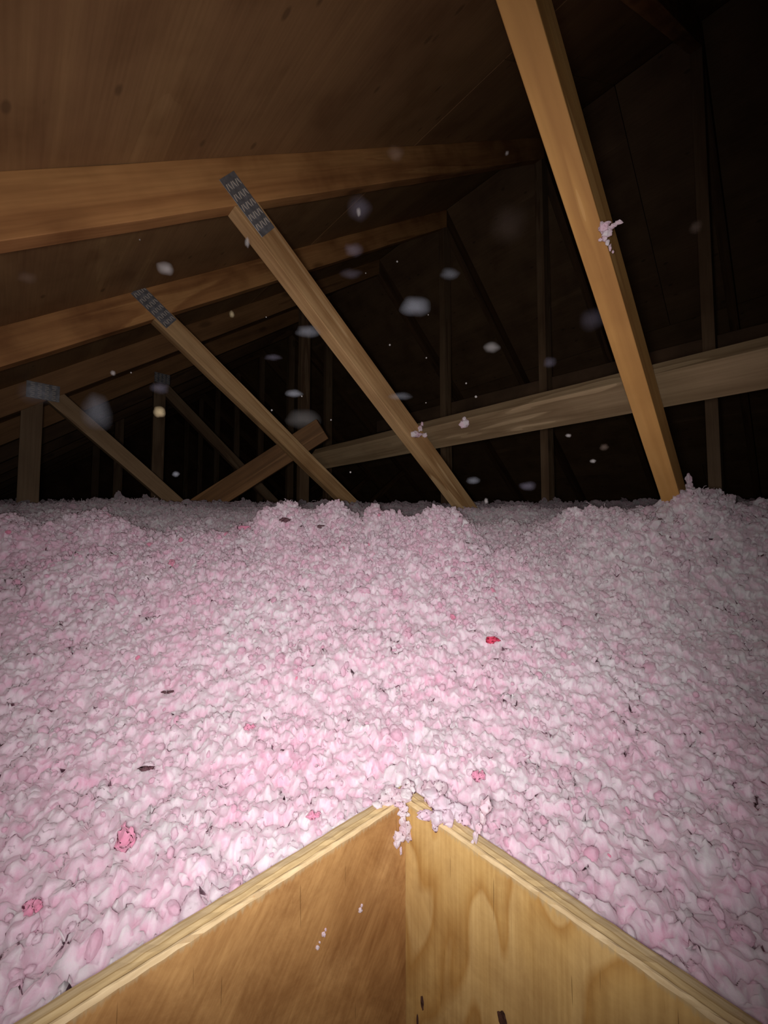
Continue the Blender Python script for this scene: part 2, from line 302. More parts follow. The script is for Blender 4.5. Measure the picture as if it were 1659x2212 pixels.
# ------------------------------------------------------------------ roof trusses
TP = [0.185, 0.81, 1.42, 2.03, 2.64, 3.25, 3.86, 4.47, 5.08, 5.69, 6.30]
nV = -V
def cut_under(u_side=0):     # plane of the top chord's underside; keep what lies below it
    return (P(0, 0, H0), up_n) if u_side == 0 else (P(2 * RU, 0, H0), dn_n)
def plate(parent, c, xdir, v, length, width):
    """pressed-steel connector plate on the face of the truss, with rows of punched teeth"""
    xdir = xdir.normalized(); n = -V; Y = n.cross(xdir)
    mw = Matrix(((xdir.x, Y.x, n.x, c.x), (xdir.y, Y.y, n.y, c.y), (xdir.z, Y.z, n.z, c.z), (0, 0, 0, 1)))
    bm = bmesh.new(); bmesh.ops.create_cube(bm, size=1, matrix=Matrix.Diagonal((length, width, 0.0012, 1)))
    bmesh.ops.bevel(bm, geom=bm.edges[:], offset=0.0003, segments=1, affect='EDGES')
    me = bpy.data.meshes.new('truss_plate'); bm.to_mesh(me); bm.free()
    pl = link('truss_plate', me, M['steel'], parent, mw)
    bm = bmesh.new(); nx = int(length / 0.021); ny = max(3, int(width / 0.0075))
    for i in range(nx):
        for j in range(ny):
            x = (i + 0.5 - nx / 2) * 0.021; y = (j + 0.5 - ny / 2) * width / (ny + 0.4); st = 0.35 if j % 2 else -0.15
            m2 = Matrix.Translation((x, y, 0.0011)) @ Matrix.Rotation(st, 4, 'Z') @ Matrix.Rotation(0.16, 4, 'Y') @ Matrix.Diagonal((0.0125, 0.0022, 0.0012, 1))
            bmesh.ops.create_cube(bm, size=1, matrix=m2)
    me = bpy.data.meshes.new('tooth_row'); bm.to_mesh(me); bm.free()
    tr = link('tooth_rows', me, M['slot'], pl, mw); tr['kind'] = 'stuff'
def truss(k, webs, posts, plates, label, mat_web, both=True):
    v = TP[k]; z0 = -CAMZ
    t = empty('roof_truss', P(RU, v, z0), label=label, cat='truss', group='roof trusses in a row')
    A = P(UMIN + 0.02, v, H0 + CHV / 2 + SLOPE * (UMIN + 0.02)); B = P(RU + 0.1, v, H0 + CHV / 2 + SLOPE * (RU + 0.1))
    mid = (P(RU, v, 0), U)
    lumber('top_chord', A, B, nV, CH, WT, M['chord'] if k < 3 else M['brown'] if k < 5 else M['chord_dark'], t, cuts=[mid], seed=k)  # chord colour steps darker with distance, painted falloff of the flash
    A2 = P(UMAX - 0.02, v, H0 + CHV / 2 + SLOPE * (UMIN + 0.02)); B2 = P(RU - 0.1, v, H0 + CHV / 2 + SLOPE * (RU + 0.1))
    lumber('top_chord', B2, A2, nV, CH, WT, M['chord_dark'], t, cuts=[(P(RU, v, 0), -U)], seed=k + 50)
    ub = 0.45 if k == 0 else UMIN + 0.25
    lumber('bottom_chord', P(ub, v, z0 + 0.046), P(UMAX - 0.25, v, z0 + 0.046), nV, CH, WT, M['chord'], t, seed=k + 90)
    for (ua, za, ubb, zb, wd) in webs:                  # given on the visible face: top point, lower point
        d = Vector((ubb - ua, zb - za)); d.normalize()
        a = P(ua - d.x * 0.25, v, za - d.y * 0.25); L = (z0 + 0.09 - zb) / d.y
        b2 = P(ubb + d.x * L, v, zb + d.y * L)
        lumber('web', a, b2, nV, wd, WT, mat_web if ua < RU else M['chord_dark'], t, cuts=[cut_under(0 if ua < RU else 1), (P(0, v, z0 + 0.091), -Z)], seed=k + 7)
    for (up, wd) in posts:
        lumber('post', P(up, v, z0 + 0.091), P(up, v, 3.2), nV, wd, WT, M['post'], t, cuts=[cut_under(0 if up <= RU else 1), cut_under(1)], seed=k + 17)
    for (c, xd, ln, wd) in plates:
        plate(t, c, xd, v, ln, wd)
    return t
WW = 0.064
def webdir(w): return (U * (w[2] - w[0]) + Z * (w[3] - w[1])).normalized()
W0 = (0.430, 0.640, 1.165, 0.082, WW); W1 = (0.350, 0.725, 1.180, 0.100, WW); W2 = (0.330, 0.722, 1.150, 0.130, WW)
W3 = (0.110, 0.545, 0.555, 0.154, WW); W4 = (0.66, 0.88, 1.111, 0.479, WW)
EP = 0.0008
def far_webs(): return [(2 * RU - 0.33, 0.722, 2 * RU - 1.15, 0.130, WW)]
def mirror(wb): return (2 * RU - wb[0], wb[1], 2 * RU - wb[2], wb[3], wb[4])
lab = ['roof truss whose honey-coloured diagonal web crosses the upper right of the picture',
       'roof truss with the big tan diagonal web and steel plate in the middle',
       'roof truss behind, its thinner tan diagonal web starting left of the big one',
       'dim roof truss whose web and post spring from one joint at the far left',
       'dark roof truss whose post and thin web meet under the chord at left centre',
       'dark truss post just left of the two close posts behind the crossing braces',
       'very dark roof truss next behind the row of dim posts', 'very dark truss far back, post seen left of centre',
       'nearly black truss third from the far end', 'nearly black truss second from the far end', 'nearly black truss nearest the far gable']
pd1 = webdir(W1); pd2 = webdir(W2)
truss(0, [W0], [(RU, WW)], [], lab[0], M['web_gold'])
truss(1, [W1], [(RU, WW)], [(P(0.355, TP[1], 0.722) - V * 0.0008, pd1, 0.122, 0.050)], lab[1], M['web'])
truss(2, [W2], [(RU, WW)], [(P(0.315, TP[2], 0.735) - V * 0.0008, pd2, 0.128, 0.052)], lab[2], M['web'])
truss(3, [W3], [(0.045, WW), (1.27, WW)], [(P(0.075, TP[3], 0.555) - V * 0.0008, U, 0.10, 0.065)], lab[3], M['web_dim'])
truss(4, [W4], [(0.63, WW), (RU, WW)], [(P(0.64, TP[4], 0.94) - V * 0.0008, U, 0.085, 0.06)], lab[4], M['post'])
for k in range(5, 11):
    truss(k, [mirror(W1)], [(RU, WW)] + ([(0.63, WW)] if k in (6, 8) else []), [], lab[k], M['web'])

# ------------------------------------------------------------------ braces across the trusses
wd_ = webdir(W1); wn_ = Vector((0, 0, 0)); wn_ = -(U * -wd_.z + Z * wd_.dot(U)) ; wn_ = wn_.normalized()     # out of the webs' lower side
bu, bz = 0.985, 0.284
tag(lumber('lateral_brace', P(bu, -0.9, bz), P(bu, 1.47, bz + 0.030), wn_, 0.089, 0.038, M['brace'], seed=3),
    'long pale board running across behind the three diagonal webs', 'brace')
b0 = at_plane(1659, 722, U, 2.03); b1 = at_plane(1000, 878, U, 2.03)
dd = (b1 - b0).normalized()
tag(lumber('lateral_brace', b0 - dd * 0.8, b1 + dd * 0.8, -U, 0.089, 0.038, M['gable'], seed=4),
    'dark dusty board farther back, showing just above the long pale board', 'brace')
g0 = at(405, 1112, 1.82); g1 = at(696, 926, 1.76)
tag(lumber('diagonal_brace', g0 - (g1 - g0).normalized() * 0.35, g1, (0.15, -1, -0.1), 0.100, 0.038, M['brown'], seed=5),
    'short dark brown board rising to the right behind the thinner tan web, end cut square', 'brace')

# ------------------------------------------------------------------ plywood dam round the hatch
hb = empty('hatch_box', Q(s0 - LA / 2, t0 - LB / 2, 0), label='open plywood box around the attic hatch, its corner pointing away', cat='hatch box')
def dam(org, X, length, mat, h=RIM, inward=None):
    """panel: local X along, local Y outward through the thickness, local Z up, origin on the inner top edge"""
    X = X.normalized(); Y = -inward.normalized()
    mw = Matrix(((X.x, Y.x, 0, org.x), (X.y, Y.y, 0, org.y), (X.z, Y.z, 1, org.z), (0, 0, 0, 1)))
    bm = bmesh.new(); n = 90; rr = random.Random(int(length * 1000)); rings = []
    for i in range(n + 1):
        x = length * i / n; j = lambda: rr.uniform(-1, 1) * 0.0005
        prof = [(0, -h), (0, -0.10), (0, -0.03), (0.0, -0.0022 + j()), (0.0022 + j(), 0.0 + j()), (T * 0.21, j() * .5), (T * 0.24, -0.0006 + j()), (T * 0.5, j()), (T - 0.002 + j(), 0.0), (T, -0.002 + j()), (T, -h)]
        rings.append([bm.verts.new((x, a, b2)) for a, b2 in prof])
    m = len(rings[0])
    for i in range(n):
        for k in range(m): bm.faces.new((rings[i][k], rings[i + 1][k], rings[i + 1][(k + 1) % m], rings[i][(k + 1) % m]))
    bm.faces.new(rings[0]); bm.faces.new(rings[-1][::-1]); bmesh.ops.recalc_face_normals(bm, faces=bm.faces[:])
    me = bpy.data.meshes.new('side_panel'); bm.to_mesh(me); bm.free()
    o = link('side_panel', me, mat, hb, mw); return o
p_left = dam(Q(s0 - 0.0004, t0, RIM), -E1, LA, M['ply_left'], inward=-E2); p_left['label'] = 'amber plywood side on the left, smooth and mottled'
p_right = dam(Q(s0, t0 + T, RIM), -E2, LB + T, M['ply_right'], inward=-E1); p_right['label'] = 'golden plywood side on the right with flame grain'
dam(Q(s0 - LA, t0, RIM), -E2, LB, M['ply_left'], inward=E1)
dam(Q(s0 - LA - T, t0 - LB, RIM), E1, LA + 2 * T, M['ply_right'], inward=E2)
def blot(parent, px, py, n, d, rx, rz, seed):
    """thin proud knot on the panel's inner face"""
    c = at_plane(px, py, n, d); rr = random.Random(seed); bm = bmesh.new()
    X = Z.cross(n).normalized(); vs = []
    for lay, (sc, off) in enumerate(((1, 0.0001), (0.7, 0.0006))):
        vs.append([bm.verts.new(c - n * off + X * (math.cos(a) * rx * sc * (1 + 0.4 * noise.noise((math.cos(a) * 2, math.sin(a) * 2, seed)))) + Z * (math.sin(a) * rz * sc * (1 + 0.5 * noise.noise((math.cos(a) * 2, math.sin(a) * 2, seed + 9.5))))) for a in [i * math.tau / 18 for i in range(18)]])
    for i in range(18): bm.faces.new((vs[0][i], vs[0][(i + 1) % 18], vs[1][(i + 1) % 18], vs[1][i]))
    bm.faces.new(vs[1]); me = bpy.data.meshes.new('knot'); bm.to_mesh(me); bm.free()
    return link('knot', me, M['knot'], parent, Matrix.Identity(4))
blot(p_right, 912, 2166, E1, s0, 0.0022, 0.007, 1); blot(p_right, 902, 2205, E1, s0, 0.0015, 0.006, 4)
blot(p_right, 1085, 2202, E1, s0, 0.0045, 0.006, 2)

# ------------------------------------------------------------------ loose-fill insulation
def prof(D):
    return np.interp(D, [-3, 0.35, 0.47, 0.60, 0.75, 0.90, 1.00, 1.15, 1.33, 1.9, 3.0, 6.0, 9],
                        [-0.300, -0.295, -0.284, -0.245, -0.165, -0.055, 0.012, 0.005, 0.072, 0.125, 0.185, 0.32, 0.35])
def fbm(x, y, s, o=0.0, octv=4):
    return noise.fractal((x * s + o, y * s - o, o * 0.7), 0.7, 2.1, octv)
bumps = [(-0.90, 1.00, 0.035, 0.12), (-0.66, 0.98, 0.015, 0.08), (-0.45, 1.02, -0.035, 0.11), (-0.24, 1.00, 0.045, 0.10), (-0.08, 1.03, 0.03, 0.09), (0.17, 0.97, 0.035, 0.08),
         (0.31, 0.97, -0.035, 0.08), (0.50, 0.93, 0.030, 0.12), (0.70, 0.90, 0.060, 0.13), (0.92, 0.95, 0.065, 0.16), (0.30, 0.80, -0.02, 0.09), (-0.80, 1.35, 0.02, 0.2)]
def height_raw(x, y):
    D = y + 0.10 * abs(x) * (1 if y > 0.3 else 0)
    z = float(prof(D))
    k = min(1.0, max(0.0, (y - 0.45) / 0.4))
    z += k * (0.014 * fbm(x, y, 3.2, 3.1) + 0.018 * fbm(x, y, 9, 8.7, 3))
    z += math.exp(-((D - 1.03) / 0.16) ** 2) * (0.048 * fbm(x, y, 6.0, 21.3, 3) + 0.014 * fbm(x, y, 22, 4.3, 2)) + 0.006 * fbm(x, y, 28, 1.2, 3)
    for bx, by, a, r in bumps: z += a * math.exp(-((x - bx) ** 2 + (y - by) ** 2) / r ** 2)
    return z
so, to = s0 + T + 0.001, t0 + T + 0.001
def tintfn(x, y, z, rr, spots=True):
    """dusty grey-white on the undisturbed top, pink where the fill was disturbed"""
    p = noise.fractal((x * 7, y * 7, z * 7), 0.8, 2, 3); q = noise.noise((x * 16 + 5, y * 16, z * 16))
    dust = 1 / (1 + math.exp(-((y + 0.22 * max(0, x - 0.25) * 2) - 1.03 + 0.12 * p) / 0.05))
    dust2 = 1 / (1 + math.exp(-((x - 0.36) + (y - 0.74) * 0.55 + 0.08 * p) / 0.05))
    dust = max(dust, dust2 * 0.8)
    pk = min(1, max(0, 0.45 + 0.55 * p + 0.45 * q + (rr.gauss(0, 0.16) if spots else 0)))
    pink = Vector((0.86, 0.58, 0.71)) * pk + Vector((0.83, 0.71, 0.785)) * (1 - pk)
    if spots and rr.random() < 0.004: pink = Vector((0.88, 0.34, 0.50))
    grey = Vector((0.66, 0.605, 0.63)) * (0.85 + 0.25 * rr.random())
    if spots and rr.random() < 0.12: grey = Vector((0.74, 0.60, 0.66))
    k = 1 - 0.50 * min(1, max(0, (y - 1.10) / 0.25))        # fill beyond the mound painted darker, as if the flash fades there
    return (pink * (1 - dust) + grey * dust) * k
rr = random.Random(11)
# coarse height map, read back bilinearly by the fine surface
GX, GY, GS = np.arange(-6.2, 6.2, 0.02), np.arange(-2.2, 7.6, 0.02), 0.02
def gap_g(x, y):
    return np.maximum(x * E1.x + y * E1.y - (s0 + T), x * E2.x + y * E2.y - (t0 + T))
raw = np.zeros((len(GX), len(GY)))
for i, x in enumerate(GX):
    for j, y in enumerate(GY):
        if y > 0.05 and abs(x) < 1.25 * y + 0.35: raw[i, j] = height_raw(x, y)
        else: raw[i, j] = float(prof(y))
def bil(x, y):
    fx = np.clip((x - GX[0]) / GS, 0, len(GX) - 2.001); fy = np.clip((y - GY[0]) / GS, 0, len(GY) - 2.001)
    i, j = fx.astype(int), fy.astype(int); u_, v_ = fx - i, fy - j
    return (raw[i, j] * (1 - u_) + raw[i + 1, j] * u_) * (1 - v_) + (raw[i, j + 1] * (1 - u_) + raw[i + 1, j + 1] * u_) * v_
def heights(x, y):
    z = bil(x, y); g = np.maximum(0, gap_g(x, y)); lim = -0.2815 - 0.010 + g * 0.75; w_ = np.exp(-g / 0.10)
    z = z * (1 - w_) + np.minimum(z, lim) * w_
    ru = x * U.x + y * U.y; rz = H0 + CHV + SLOPE * np.where(ru < RU, ru, 2 * RU - ru)
    return np.maximum(np.minimum(z, rz - 0.10) + CAMZ, 0.02)
def height(x, y): return float(heights(np.array([x]), np.array([y]))[0])
def axis_lines(marks, lo, hi, fine_lo, fine_hi, step, gr):
    a = list(np.arange(fine_lo, fine_hi, step)); st = step
    while a[-1] < hi: st *= gr; a.append(a[-1] + st)
    b2 = [a[0]]; st = step
    while b2[-1] > lo: st *= gr; b2.append(b2[-1] - st)
    arr = np.array(sorted(set(b2 + a))); arr = arr[(arr > lo) & (arr < hi)]
    for m_ in marks: arr[np.argmin(abs(arr - m_))] = m_
    return arr
FS = 0.0030
S = axis_lines((so, s0 - LA - T - 0.001), -1.2, 4.6, -0.32, 1.75, FS, 1.035); TT = axis_lines((to, t0 - LB - T - 0.001), -1.6, 6.9, -0.62, 1.75, FS, 1.035)
SS, TG = np.meshgrid(S, TT, indexing='ij'); XX = SS * E1.x + TG * E2.x; YY = SS * E1.y + TG * E2.y
ZZ = heights(XX, YY)
keep = np.abs(XX) < 1.18 * np.maximum(YY, 0) + 0.30
cc = keep[:-1, :-1] & keep[1:, 1:] & keep[1:, :-1] & keep[:-1, 1:]
sm_, tm_ = (SS[:-1, :-1] + SS[1:, 1:]) / 2, (TG[:-1, :-1] + TG[1:, 1:]) / 2
cc &= ~((sm_ > s0 - LA - T) & (sm_ < so) & (tm_ > t0 - LB - T) & (tm_ < to))
I_, J_ = np.nonzero(cc); nT = len(TT); i0 = I_ * nT + J_
quads = np.stack([i0, i0 + nT, i0 + nT + 1, i0 + 1], 1)
used, inv_ = np.unique(quads, return_inverse=True); quads = inv_.reshape(quads.shape)
bv = np.stack([XX.ravel()[used], YY.ravel()[used], ZZ.ravel()[used]], 1); nb = len(bv)
print('insulation verts', nb, 'quads', len(quads))
# clump points
pts = []; ptint = []; pscale = []; prot = []; pkind = []
def inbox(x, y, mgn):
    s = x * E1.x + y * E1.y; t = x * E2.x + y * E2.y
    return (s0 - LA - T - mgn < s < s0 + T + mgn) and (t0 - LB - T - mgn < t < t0 + T + mgn)
def add(x, y, z, sc, kind, tint=None, rot=None):
    pts.append((x, y, z)); c = tint or tintfn(x, y, z, rr); ptint.append((c[0], c[1], c[2], 1)); pscale.append(sc)
    prot.append(rot or (rr.uniform(0, 6.28), rr.uniform(0, 6.28), rr.uniform(0, 6.28))); pkind.append(kind)
def visible(x, y): return y > 0.12 and abs(x) < 1.12 * y + 0.12
cnt = 0
while cnt < 6500:
    y = 0.15 + 1.6 * rr.random() ** 0.8; x = rr.uniform(-1, 1) * (1.08 * y + 0.1)
    r = 0.0034 * math.exp(rr.gauss(0.2, 0.38)) * (1.0 if y > 0.7 else 0.8); r = min(r, 0.010)
    if inbox(x, y, r * 0.5 + 0.002): continue
    near = y < 0.85; cnt += 1
    if near and rr.random() < 0.45: continue
    add(x, y, height(x, y) + r * rr.uniform(-0.5, 0.45) + 0.002, r, rr.choice((0, 1) if near else (0, 1, 2, 3)))
for _ in range(9000):
    y = 1.4 + 3.2 * rr.random() ** 1.6; x = rr.uniform(-1, 1) * (1.05 * y)
    uu = x * U.x + y * U.y; z = height(x, y)
    if z > CAMZ + roofz(uu) - 0.13 or uu > 3.8: continue
    r = 0.0062 * math.exp(rr.gauss(0.1, 0.3)); add(x, y, z + r * rr.uniform(0, 0.9), r, rr.choice((0, 1, 2, 3)))
for _ in range(7000):                                     # bigger ragged clods along the crest
    y = rr.gauss(1.02, 0.12); x = rr.uniform(-1, 1) * (1.05 * y)
    r = 0.0048 * math.exp(rr.gauss(0, 0.3)); add(x, y, height(x, y) + r * rr.uniform(0.2, 1.0), r, rr.choice((2, 3)))
for _ in range(4500):                                     # stray fibres and curls standing out of the fill
    y = 0.3 + 1.3 * rr.random() ** 0.7; x = rr.uniform(-1, 1) * (1.05 * y)
    if inbox(x, y, 0.006): continue
    add(x, y, height(x, y) + 0.006, rr.uniform(0.006, 0.015) * (1 if y > 0.9 else 0.7), rr.choice((4, 5)), tint=(0.74, 0.64, 0.69))
me = bpy.data.meshes.new('blown_insulation'); npt = len(pts)
me.vertices.add(nb + npt); me.vertices.foreach_set('co', np.concatenate([bv, np.array(pts)]).astype(np.float32).ravel())
me.loops.add(len(quads) * 4); me.loops.foreach_set('vertex_index', quads.astype(np.int32).ravel())
me.polygons.add(len(quads)); me.polygons.foreach_set('loop_start', np.arange(0, len(quads) * 4, 4, dtype=np.int32))
me.update(calc_edges=True)
def attr(nm, ty, arr, key):
    a = me.attributes.new(nm, ty, 'POINT'); a.data.foreach_set(key, np.asarray(arr, dtype=np.float32).ravel())
def tint_grid():
    st = 0.012; gx = np.arange(-3.2, 3.2, st); gy = np.arange(0.0, 2.6, st); T_ = np.zeros((len(gx), len(gy), 3)); r2 = random.Random(5)
    for i, x in enumerate(gx):
        for j, y in enumerate(gy):
            if abs(x) < 1.2 * y + 0.35: T_[i, j] = tintfn(x, y, 0.3, r2, False)
    return gx, gy, st, T_
gx, gy, st, T_ = tint_grid()
ii = np.clip(((bv[:, 0] - gx[0]) / st), 0, len(gx) - 2.001); jj = np.clip(((bv[:, 1] - gy[0]) / st), 0, len(gy) - 2.001)
ia, ja = ii.astype(int), jj.astype(int); fu, fv = (ii - ia)[:, None], (jj - ja)[:, None]
bt = (T_[ia, ja] * (1 - fu) + T_[ia + 1, ja] * fu) * (1 - fv) + (T_[ia, ja + 1] * (1 - fu) + T_[ia + 1, ja + 1] * fu) * fv
bt[bv[:, 1] > 2.5] = (0.29, 0.26, 0.275)  # farthest fill keeps the painted-in falloff
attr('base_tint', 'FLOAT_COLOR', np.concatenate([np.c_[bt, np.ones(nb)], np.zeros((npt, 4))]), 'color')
attr('tint', 'FLOAT_COLOR', [(0, 0, 0, 0)] * nb + ptint, 'color')
attr('csize', 'FLOAT', [0] * nb + pscale, 'value')
attr('crot', 'FLOAT_VECTOR', [(0, 0, 0)] * nb + prot, 'vector')
for nm, arr in (('is_clump', [0] * nb + [1] * npt), ('ckind', [0] * nb + pkind)):
    a = me.attributes.new(nm, 'INT', 'POINT'); a.data.foreach_set('value', np.asarray(arr, dtype=np.int32))
me.polygons.foreach_set('use_smooth', np.ones(len(quads), dtype=bool))
ins = link('blown_insulation', me, M['fluff'], None, Matrix.Identity(4))
tag(ins, 'deep bank of loose fluffy pink blown-in insulation, greyer and dusty on top', 'insulation', kind='stuff')
def build_gn():
    ng = bpy.data.node_groups.new('fluff_scatter', 'GeometryNodeTree')
    ng.interface.new_socket('Geometry', in_out='INPUT', socket_type='NodeSocketGeometry'); ng.interface.new_socket('Geometry', in_out='OUTPUT', socket_type='NodeSocketGeometry')
    n = ng.nodes; L = ng.links.new
    def G(t, **k):
        x = n.new(t)
        for a, v in k.items():
            if a == 'ins':
                for i, q in v.items(): x.inputs[i].default_value = q
            else: setattr(x, a, v)
        return x
    gi = G('NodeGroupInput'); go = G('NodeGroupOutput')
    def na(nm, ty): return G('GeometryNodeInputNamedAttribute', data_type=ty, ins={0: nm}).outputs[0]
    sep = G('GeometryNodeSeparateGeometry', domain='POINT'); L(gi.outputs[0], sep.inputs[0]); L(na('is_clump', 'INT'), sep.inputs[1])
    m2p = G('GeometryNodeMeshToPoints'); L(sep.outputs[0], m2p.inputs[0])
    g2i = G('GeometryNodeGeometryToInstance')
    variants = []
    for w_ in range(4):
        ico = G('GeometryNodeMeshIcoSphere', ins={'Radius': 1.0, 'Subdivisions': 3})
        nz = G('ShaderNodeTexNoise', noise_dimensions='4D', ins={'W': 3.7 * w_ + 0.4, 'Scale': 1.3, 'Detail': 5.0, 'Roughness': 0.62, 'Distortion': 0.3})
        pos = G('GeometryNodeInputPosition'); L(pos.outputs[0], nz.inputs['Vector'])
        sub = G('ShaderNodeVectorMath', operation='SUBTRACT', ins={1: (0.5, 0.5, 0.5)}); L(nz.outputs[1], sub.inputs[0])
        ml = G('ShaderNodeVectorMath', operation='MULTIPLY', ins={1: [(1.2,) * 3, (1.5,) * 3, (2.1,) * 3, (2.5,) * 3][w_]}); L(sub.outputs[0], ml.inputs[0])
        sp = G('GeometryNodeSetPosition'); L(ico.outputs[0], sp.inputs[0]); L(ml.outputs[0], sp.inputs['Offset'])
        sc = G('GeometryNodeTransform', ins={'Scale': [(1.35, 1.0, 0.75), (1, 1.2, 0.9), (1.6, 0.8, 0.7), (1.1, 1.1, 0.8)][w_]}); L(sp.outputs[0], sc.inputs[0])
        ss = G('GeometryNodeSetShadeSmooth'); L(sc.outputs[0], ss.inputs[0])
        vsm = G('GeometryNodeSetMaterial', ins={'Material': M['clump']}); L(ss.outputs[0], vsm.inputs[0]); variants.append(vsm.outputs[0])
    for w_ in range(2):                                   # curled fibres
        cl = G('GeometryNodeCurvePrimitiveLine', ins={'Start': (0, 0, -0.2), 'End': (0, 0, 1.0)}); rs = G('GeometryNodeResampleCurve', ins={'Count': 12}); L(cl.outputs[0], rs.inputs[0])
        nz = G('ShaderNodeTexNoise', noise_dimensions='4D', ins={'W': 9.1 + 5 * w_, 'Scale': 1.3, 'Detail': 1.0})
        pos = G('GeometryNodeInputPosition'); L(pos.outputs[0], nz.inputs['Vector'])
        sub = G('ShaderNodeVectorMath', operation='SUBTRACT', ins={1: (0.5, 0.5, 0.5)}); L(nz.outputs[1], sub.inputs[0])
        ml = G('ShaderNodeVectorMath', operation='MULTIPLY', ins={1: (1.8, 1.8, 1.4)}); L(sub.outputs[0], ml.inputs[0])
        sp = G('GeometryNodeSetPosition'); L(rs.outputs[0], sp.inputs[0]); L(ml.outputs[0], sp.inputs['Offset'])
        cc = G('GeometryNodeCurvePrimitiveCircle', ins={'Resolution': 4, 'Radius': 0.045}); c2 = G('GeometryNodeCurveToMesh'); L(sp.outputs[0], c2.inputs[0]); L(cc.outputs[0], c2.inputs[1])
        fsm = G('GeometryNodeSetMaterial', ins={'Material': M['fibre']}); L(c2.outputs[0], fsm.inputs[0]); variants.append(fsm.outputs[0])
    for v_ in reversed(variants): L(v_, g2i.inputs[0])
    iop = G('GeometryNodeInstanceOnPoints'); L(m2p.outputs[0], iop.inputs['Points']); L(g2i.outputs[0], iop.inputs['Instance'])
    iop.inputs['Pick Instance'].default_value = True; L(na('ckind', 'INT'), iop.inputs['Instance Index'])
    e2r = G('FunctionNodeEulerToRotation'); L(na('crot', 'FLOAT_VECTOR'), e2r.inputs[0]); L(e2r.outputs[0], iop.inputs['Rotation'])
    L(na('csize', 'FLOAT'), iop.inputs['Scale'])
    sm = iop
    # billowing of the surface itself
    pos = G('GeometryNodeInputPosition'); nrm = G('GeometryNodeInputNormal')
    wz = G('ShaderNodeTexNoise', ins={'Scale': 40.0, 'Detail': 2.0}); L(pos.outputs[0], wz.inputs['Vector'])
    ws = G('ShaderNodeVectorMath', operation='SUBTRACT', ins={1: (0.5, 0.5, 0.5)}); L(wz.outputs[1], ws.inputs[0])
    wm = G('ShaderNodeVectorMath', operation='SCALE'); wm.inputs['Scale'].default_value = 0.016; L(ws.outputs[0], wm.inputs[0])
    wp = G('ShaderNodeVectorMath', operation='ADD'); L(pos.outputs[0], wp.inputs[0]); L(wm.outputs[0], wp.inputs[1])
    tot = None
    for sc_, amp in ((46.0, 0.0100), (100.0, 0.0095), (210.0, 0.0065)):
        vo = G('ShaderNodeTexVoronoi', feature='SMOOTH_F1'); vo.inputs['Scale'].default_value = sc_; vo.inputs['Smoothness'].default_value = 0.35; L(wp.outputs[0], vo.inputs['Vector'])
        sq = G('ShaderNodeMath', operation='MULTIPLY'); L(vo.outputs['Distance'], sq.inputs[0]); L(vo.outputs['Distance'], sq.inputs[1])
        q_ = G('ShaderNodeMath', operation='MULTIPLY_ADD', ins={1: -amp * 1.6, 2: amp * 0.45}); L(sq.outputs[0], q_.inputs[0])
        if tot is None: tot = q_.outputs[0]
        else:
            ad_ = G('ShaderNodeMath', operation='ADD'); L(tot, ad_.inputs[0]); L(q_.outputs[0], ad_.inputs[1]); tot = ad_.outputs[0]
    dn = G('ShaderNodeVectorMath', operation='SCALE'); L(nrm.outputs[0], dn.inputs[0]); L(tot, dn.inputs['Scale'])
    sp1 = G('GeometryNodeSetPosition'); L(sep.outputs[1], sp1.inputs[0]); L(dn.outputs[0], sp1.inputs['Offset'])
    vn = G('ShaderNodeTexNoise', ins={'Scale': 75.0, 'Detail': 3.0, 'Roughness': 0.6}); L(pos.outputs[0], vn.inputs['Vector'])
    vs = G('ShaderNodeVectorMath', operation='SUBTRACT', ins={1: (0.5, 0.5, 0.5)}); L(vn.outputs[1], vs.inputs[0])
    vm = G('ShaderNodeVectorMath', operation='SCALE'); vm.inputs['Scale'].default_value = 0.011; L(vs.outputs[0], vm.inputs[0])
    sp2 = G('GeometryNodeSetPosition'); L(sp1.outputs[0], sp2.inputs[0]); L(vm.outputs[0], sp2.inputs['Offset'])
    pn = G('ShaderNodeTexNoise', ins={'Scale': 48.0, 'Detail': 2.0}); L(pos.outputs[0], pn.inputs['Vector'])
    pm = G('ShaderNodeMapRange', ins={1: 0.60, 2: 0.74, 3: 0.0, 4: -0.013}); L(pn.outputs[0], pm.inputs[0])
    pd = G('ShaderNodeVectorMath', operation='SCALE'); L(nrm.outputs[0], pd.inputs[0]); L(pm.outputs[0], pd.inputs['Scale'])
    sp3 = G('GeometryNodeSetPosition'); L(sp2.outputs[0], sp3.inputs[0]); L(pd.outputs[0], sp3.inputs['Offset']); sp2 = sp3
    jg = G('GeometryNodeJoinGeometry'); L(sm.outputs[0], jg.inputs[0]); L(sp2.outputs[0], jg.inputs[0]); L(jg.outputs[0], go.inputs[0])
    return ng
md = ins.modifiers.new('fluff', 'NODES'); md.node_group = build_gn()

